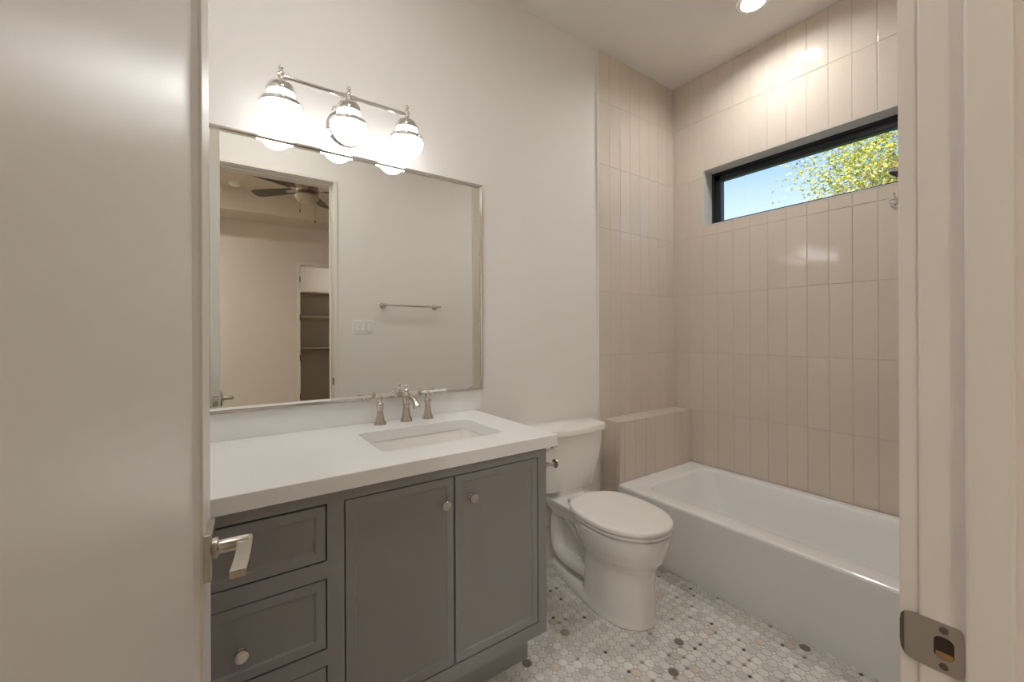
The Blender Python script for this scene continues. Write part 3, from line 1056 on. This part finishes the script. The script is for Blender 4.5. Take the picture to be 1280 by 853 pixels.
# ================================================================== SHOWER FITTINGS
sh = thing('shower_head', 'round chrome shower head on a wall arm in front of the window', 'shower head', (-0.38, YD + 0.0135, 2.042))
bm = new()
lathe(bm, [(0.030, 0.0), (0.030, 0.003), (0.016, 0.009), (0.010, 0.012)], 28, along((0, 0, 0), (0, 1, 0)))
tube(bm, smooth_path([(0, 0.005, 0), (0, 0.09, 0.005), (0, 0.19, -0.002), (0, 0.265, -0.040), (0, 0.292, -0.066)], 6), 0.0095, 14)
obj('arm', bm, M['chrome'], sh, smooth=50)
Mh = along((0, 0.289, -0.063), (0, 0.42, -0.91))
bm = new()
lathe(bm, [(0.012, -0.004), (0.016, 0.004), (0.016, 0.014), (0.012, 0.020), (0.020, 0.028), (0.045, 0.036), (0.078, 0.043), (0.083, 0.048), (0.083, 0.056), (0.079, 0.060)], 36, Mh)
hd = obj('head', bm, M['chrome'], sh, smooth=40)
bm = new()
lathe(bm, [(0.074, 0.0595), (0.074, 0.0615), (0.002, 0.0625)], 36, Mh)
for rr, nn in ((0.018, 6), (0.036, 12), (0.054, 18), (0.068, 24)):
    for k in range(nn):
        a = 2 * PI * k / nn
        lathe(bm, [(0.0028, 0.061), (0.0022, 0.0645)], 6, Mh @ Matrix.Translation((rr * math.cos(a), rr * math.sin(a), 0)))
obj('spray_face', bm, M['rubber'], hd)

hk = thing('wall_hook', 'small round chrome hook on the tiled wall below the window', 'hook', (-0.002, -1.232, 1.912))
bm = new()
lathe(bm, [(0.022, 0.0), (0.022, 0.004), (0.015, 0.009), (0.008, 0.012), (0.007, 0.030), (0.012, 0.034), (0.0155, 0.041), (0.0145, 0.048), (0.008, 0.053), (0.001, 0.054)], 24, along((0, 0, 0), (-1, 0, 0)))
obj('knob_peg', bm, M['chrome'], hk, smooth=45)
bm = new()
tube(bm, smooth_path([(-0.010, 0, 0.004), (-0.020, 0, 0.020), (-0.022, 0, 0.036), (-0.032, 0, 0.042)], 5), [0.005] * 15 + [0.006], 10)
obj('upper_peg', bm, M['chrome'], hk, smooth=60)

# ================================================================== CEILING LIGHT
def downlight(loc, label, glow, group=None, r=0.062, deep=0.0):
    t = thing('recessed_light', label, 'ceiling light', loc, group=group)
    bm = new()
    lathe(bm, [(r + 0.022, 0.0), (r + 0.020, -0.004), (r + 0.002, -0.005), (r, -0.002), (r - 0.0015, deep)], 40, cap=False)
    obj('trim_ring', bm, M['white_plastic'], t, smooth=40)
    bm = new()
    z = deep if deep else -0.0005
    lathe(bm, [(r - 0.001, z), (r - 0.001, z - 0.0023), (0.001, z - 0.0029)], 40)
    obj('lens', bm, glow, t)
    return t


downlight((CANX, CANY, H), 'lit round recessed ceiling light above the bathtub', M['can_glow'], r=0.057, deep=0.020)
downlight((-2.45, -0.95, H), 'added unseen ceiling fill light over the vanity front', M['vanity_fill_glow'])  # out-of-view lamp added to even out the bathroom light

# ================================================================== WALL WITH THE DOOR (seen in the mirror)
tb = thing('towel_bar', 'nickel towel bar on the plain wall opposite the mirror', 'towel bar', (-1.405, YD, 1.517))
for x in (-0.23, 0.23):
    bm = new()
    lathe(bm, [(0.026, 0.0), (0.026, 0.006), (0.020, 0.010), (0.010, 0.013), (0.0085, 0.048), (0.013, 0.052), (0.0155, 0.062), (0.013, 0.072), (0.004, 0.077)], 24, along((x, 0, 0), (0, 1, 0)))
    obj('bracket', bm, M['nickel'], tb, smooth=45)
bm = new()
tube(bm, [(-0.256, 0.062, 0), (0.256, 0.062, 0)], 0.008, 16)
for s in (-1, 1):
    lathe(bm, [(0.009, 0.0), (0.011, 0.005), (0.009, 0.011), (0.002, 0.014)], 14, along((s * 0.252, 0.062, 0), (s, 0, 0)))
obj('bar', bm, M['nickel'], tb, smooth=45)

sw = thing('light_switch', 'white three-gang rocker switch plate beside the doorway', 'light switch', (-1.795, YD, 1.342))
bm = new()
loft(bm, [[Vector((p.x, d, p.y)) for p in rrect(-0.082 + i, 0.082 - i, -0.058 + i, 0.058 - i, 0.006, 0, 4)] for d, i in ((0, 0), (0.004, 0), (0.0065, 0.004))])
obj('plate', bm, M['white_plastic'], sw, smooth=30)
for k, x in enumerate((-0.046, 0, 0.046)):
    bm = new()
    box(bm, x - 0.0190, x + 0.0190, 0.0060, 0.0068, -0.0365, 0.0365)  # grey plate painting the shade in the gap round each rocker
    obj('rocker_gap_shade', bm, M['switch_gap'], sw)
    bm = new()
    secs = []
    for d, zz in ((0.0098, -0.034), (0.0075, 0.0), (0.0112, 0.034)) if k < 2 else ((0.0112, -0.034), (0.0075, 0.0), (0.0098, 0.034)):
        secs.append([Vector((x - 0.0165, 0.005, zz)), Vector((x + 0.0165, 0.005, zz)), Vector((x + 0.0165, d, zz)), Vector((x - 0.0165, d, zz))])
    loft(bm, secs)
    obj('rocker', bm, M['white_plastic'], sw)

# ================================================================== BEDROOM BEYOND THE DOORWAY
BX0, BX1, BY = -5.3, 0.0, -5.9
TRX0, TRX1, TRY0, TRY1 = -4.7, -0.35, -5.30, -2.7     # raised tray
CLX0, CLX1, CLZ = -1.735, -0.93, 2.445                 # closet doorway
struct('floor', [(BX0, BX1, -7.0, YB, -0.06, -0.0005)], M['carpet'])
struct('ceiling', [(BX0, BX1, TRY1, YB, 3.05, 3.36), (BX0, BX1, BY, TRY0, 3.05, 3.36), (BX0, TRX0, TRY0, TRY1, 3.05, 3.36), (TRX1, BX1, TRY0, TRY1, 3.05, 3.36),
                   (BX0, BX1, BY - 1.1, YB, 3.36, 3.5)], M['bedroom_ceiling'])
struct('wall_bedroom_far', [(BX0, CLX0, BY - 0.12, BY, -0.05, 3.36), (CLX1, BX1, BY - 0.12, BY, -0.05, 3.36), (CLX0, CLX1, BY - 0.12, BY, CLZ, 3.36)], M['bedroom'])
struct('wall_bedroom_left', [(BX0 - 0.12, BX0, -7.1, YB, -0.05, 3.5)], M['bedroom'])
struct('wall_bedroom_right', [(BX1, BX1 + 0.17, -7.1, YB, -0.05, 3.5)], M['bedroom'])
struct('wall_bedroom_near', [(BX0, OPX0 - 0.02, YB - 0.002, YB, -0.05, 3.36), (OPX1 + 0.02, BX1, YB - 0.002, YB, -0.05, 3.36), (OPX0 - 0.02, OPX1 + 0.02, YB - 0.002, YB, OPZ + 0.02, 3.36), (BX0 - 0.12, XL, YB, YB + 0.1, -0.05, 3.5)], M['bedroom'])
struct('wall_closet', [(-1.9, 0.1, -6.85, -6.75, -0.05, 3.05), (-1.9, -1.8, -6.85, BY - 0.12, -0.05, 3.05), (-0.1, 0.0, -6.85, BY - 0.12, -0.05, 3.05), (-1.9, 0.1, -6.85, BY - 0.12, 2.75, 2.8)], M['bedroom'])
bm = new()
for s, xj in ((1, CLX1), (-1, CLX0)):
    box(bm, xj, xj - s * 0.020, BY - 0.13, BY + 0.004, 0.0, CLZ, bev=0.002)
    box(bm, xj - s * 0.015, xj + s * 0.030, BY, BY + 0.012, 0.0, CLZ - 0.015, bev=0.002)
box(bm, CLX0, CLX1, BY - 0.13, BY + 0.004, CLZ - 0.02, CLZ, bev=0.002)
box(bm, CLX0 - 0.03, CLX1 + 0.03, BY, BY + 0.012, CLZ - 0.015, CLZ + 0.03, bev=0.003)
cf = obj('trim_7', bm, M['trim'], kind='structure')
for hz in (0.25, 0.89, 1.56, 2.19):
    bm = new()
    lathe(bm, [(0.007, -0.05), (0.007, 0.05)], 12, Matrix.Translation((CLX0 + 0.012, BY + 0.012, hz)))
    box(bm, CLX0 + 0.020, CLX0 + 0.0225, BY - 0.04, BY, hz - 0.05, hz + 0.05)
    obj('hinge', bm, M['hinge'], cf, smooth=40)
for zz, lab in ((2.035, 'top closet shelf seen through the doorway in the mirror'), (1.60, 'middle closet shelf without a rod seen in the mirror'), (1.045, 'lower closet shelf with a rod seen in the mirror')):
    bm = new()
    box(bm, -1.795, -0.105, -6.745, -6.30, zz - 0.022, zz, bev=0.002)
    box(bm, -1.795, -0.105, -6.745, -6.725, zz - 0.07, zz - 0.02)
    obj('closet_shelf', bm, M['shelf'], label=lab, cat='shelf', group='closet shelves')
for zz, lab in ((1.985, 'upper chrome closet rod below the top shelf in the mirror'), (0.995, 'lower chrome closet rod below the lowest shelf in the mirror')):
    r_ = thing('closet_rod', lab, 'closet rod', (-0.95, -6.36, zz), group='closet rods')
    bm = new()
    tube(bm, [(-0.84, 0, 0), (0.84, 0, 0)], 0.015, 16)
    obj('rod', bm, M['fan_metal'], r_, smooth=40)
    for x in (-0.843, 0.843):
        bm = new()
        lathe(bm, [(0.028, -0.004), (0.028, 0.004), (0.018, 0.006)], 18, along((x, 0, 0), (-1 if x > 0 else 1, 0, 0)))
        obj('rod_flange', bm, M['fan_metal'], r_, smooth=40)

FANZ = 2.85
fan = thing('ceiling_fan', 'dark five-blade ceiling fan with frosted light bowl in the mirrored bedroom', 'ceiling fan', (-1.97, -3.33, FANZ))
bm = new()
lathe(bm, [(0.075, 3.36 - FANZ), (0.075, 3.34 - FANZ), (0.05, 3.30 - FANZ), (0.016, 3.29 - FANZ), (0.013, 3.28 - FANZ), (0.013, 0.17), (0.03, 0.16)], 28)
obj('downrod', bm, M['fan_metal'], fan, smooth=40)
bm = new()
lathe(bm, [(0.03, 0.16), (0.07, 0.15), (0.105, 0.13), (0.115, 0.10), (0.115, 0.06), (0.105, 0.05), (0.105, 0.035), (0.12, 0.03), (0.12, 0.0), (0.085, -0.015), (0.075, -0.03)], 36)
obj('motor_housing', bm, M['fan_metal'], fan, smooth=40)
bm = new()
prof = [(0.078, -0.03), (0.118, -0.032)]
for k in range(9):
    t = k / 8 * PI / 2
    prof.append((0.125 * math.cos(t), -0.038 - 0.085 * math.sin(t)))
lathe(bm, prof, 36)
obj('light_bowl', bm, M['fan_glass'], fan, smooth=50)
for k in range(5):
    a = R(152 + 72 * k)
    T = Matrix.Rotation(a, 4, 'Z') @ Matrix.Translation((0, 0, 0.035)) @ Matrix.Rotation(R(-13), 4, 'X')
    bm = new()
    top, bot = [], []
    pts = [(0.17, -0.055), (0.60, -0.072), (0.655, -0.060), (0.67, 0.0), (0.655, 0.060), (0.60, 0.072), (0.17, 0.055)]
    loft(bm, [[T @ Vector((x, y, -0.003)) for x, y in pts], [T @ Vector((x, y, 0.003)) for x, y in pts]])
    b_ = obj('blade', bm, M['fan_blade'], fan)
    bm = new()
    pts = [(0.10, -0.018), (0.18, -0.030), (0.24, -0.028), (0.255, 0.0), (0.24, 0.028), (0.18, 0.030), (0.10, 0.018)]
    loft(bm, [[T @ Vector((x, y, -0.007)) for x, y in pts], [T @ Vector((x, y, -0.003)) for x, y in pts]])
    obj('blade_bracket', bm, M['fan_metal'], b_)
for x, l in ((-0.075, 0.20), (0.075, 0.30)):
    bm = new()
    tube(bm, [(x, 0.05, -0.02), (x, 0.05, -l)], 0.0018, 6)
    lathe(bm, [(0.002, 0.0), (0.006, -0.006), (0.007, -0.030), (0.003, -0.036)], 10, Matrix.Translation((x, 0.05, -l)))
    obj('pull_chain', bm, M['hinge'], fan, smooth=40)

sd = thing('smoke_detector', 'round white smoke detector on the tray ceiling left of the fan', 'smoke detector', (-2.62, -5.08, 3.36))
bm = new()
lathe(bm, [(0.075, 0.0), (0.075, -0.012), (0.066, -0.014), (0.064, -0.034), (0.055, -0.042), (0.02, -0.044)], 32)
obj('housing', bm, M['white_plastic'], sd, smooth=40)
bm = new()
lathe(bm, [(0.018, -0.043), (0.018, -0.047), (0.002, -0.048)], 18)
obj('test_button', bm, M['white_plastic'], sd, smooth=40)
for x, y, w in ((-4.3, -4.6, 'far'), (-4.95, -2.02, 'near')):  # out-of-view lamps added to brighten the mirrored bedroom
    downlight((x, y, 3.36 if w == 'far' else 3.05), 'added unseen bedroom fill light, %s' % ('in the raised tray' if w == 'far' else 'near the bathroom wall'), M['bedroom_fill_glow'], None, 0.075)
downlight((-1.0, -6.16, 2.75), 'recessed ceiling light inside the closet', M['closet_glow'], None, 0.06)

# ================================================================== OUTSIDE
struct('ground', [(0.3, 40, -25, 25, -0.6, -0.35)], M['grass'])
trng = random.Random(23)
tree = thing('leafy_tree', 'tree with yellow-green leaves outside the high window', 'tree', (6.4, -0.55, -0.35))
bm = new()
tips = []


def branch(p, d, length, r, depth):
    n = 5
    pts = [p]
    q = p.copy()
    dd = d.copy()
    for i in range(n):
        dd = (dd + Vector((trng.uniform(-1, 1), trng.uniform(-1, 1), trng.uniform(-0.5, 0.9))) * 0.16).normalized()
        q = q + dd * length / n
        pts.append(q.copy())
        if depth <= 2 and i > 0:
            tips.append(q.copy())
    tube(bm, pts, [r * (1 - 0.55 * i / n) for i in range(n + 1)], 6 if depth < 3 else 9)
    if depth == 0:
        return
    k = 4 if depth >= 3 else 3
    for i in range(k):
        t = trng.uniform(0.45, 1.0)
        b = pts[min(n, int(t * n))]
        ang = 2 * PI * (i + trng.random() * 0.6) / k
        s_ = Vector((math.cos(ang), math.sin(ang), trng.uniform(0.1, 0.9)))
        nd = (dd * 0.55 + s_ * 0.75).normalized()
        branch(b, nd, length * trng.uniform(0.58, 0.76), r * 0.5, depth - 1)


branch(Vector((0, 0, 0)), Vector((0, 0, 1)), 2.3, 0.14, 5)
obj('trunk', bm, M['bark'], tree, smooth=60)
bm = new()
lay = bm.loops.layers.float_color.new('tint')
trng.shuffle(tips)
for i in range(1300):
    while True:
        v = Vector((trng.uniform(-1, 1), trng.uniform(-1, 1), trng.uniform(-1, 1)))
        if 0.15 < v.length < 1:
            break
    c0 = Vector((v.x * 2.0, v.y * 1.98, 4.75 + v.z * 1.9))
    tips[0:0] = [c0 + Vector((trng.gauss(0, 0.12), trng.gauss(0, 0.12), trng.gauss(0, 0.10))) for k in range(8)]
count = 0
for p in tips:
    for k in range(3):
        if count > 34000:
            break
        count += 1
        c = p + Vector((trng.gauss(0, 0.13), trng.gauss(0, 0.13), trng.gauss(0, 0.12)))
        d = Vector((trng.uniform(-1, 1), trng.uniform(-1, 1), trng.uniform(-0.9, 0.4))).normalized()
        u = d.orthogonal().normalized()
        u = (Matrix.Rotation(trng.uniform(0, 6.28), 3, d) @ u)
        L, Wd = trng.uniform(0.04, 0.07), trng.uniform(0.022, 0.036)
        nrm = d.cross(u)
        vsx = [bm.verts.new(c + d * a * L + u * b * Wd + nrm * h) for a, b, h in
               ((-0.5, 0, 0), (-0.15, 0.5, 0.004), (0.2, 0.4, 0.004), (0.55, 0, -0.004), (0.2, -0.4, 0.004), (-0.15, -0.5, 0.004))]
        f = bm.faces.new(vsx)
        q = trng.random()
        if q < 0.45:
            col = (0.74, 0.66, 0.10)
        elif q < 0.75:
            col = (0.52, 0.56, 0.12)
        elif q < 0.9:
            col = (0.24, 0.34, 0.09)
        else:
            col = (0.66, 0.48, 0.12)
        kk = trng.uniform(0.8, 1.15)
        for l in f.loops:
            l[lay] = (*[x * kk for x in col], 1)
obj('foliage', bm, M['leaf'], tree)
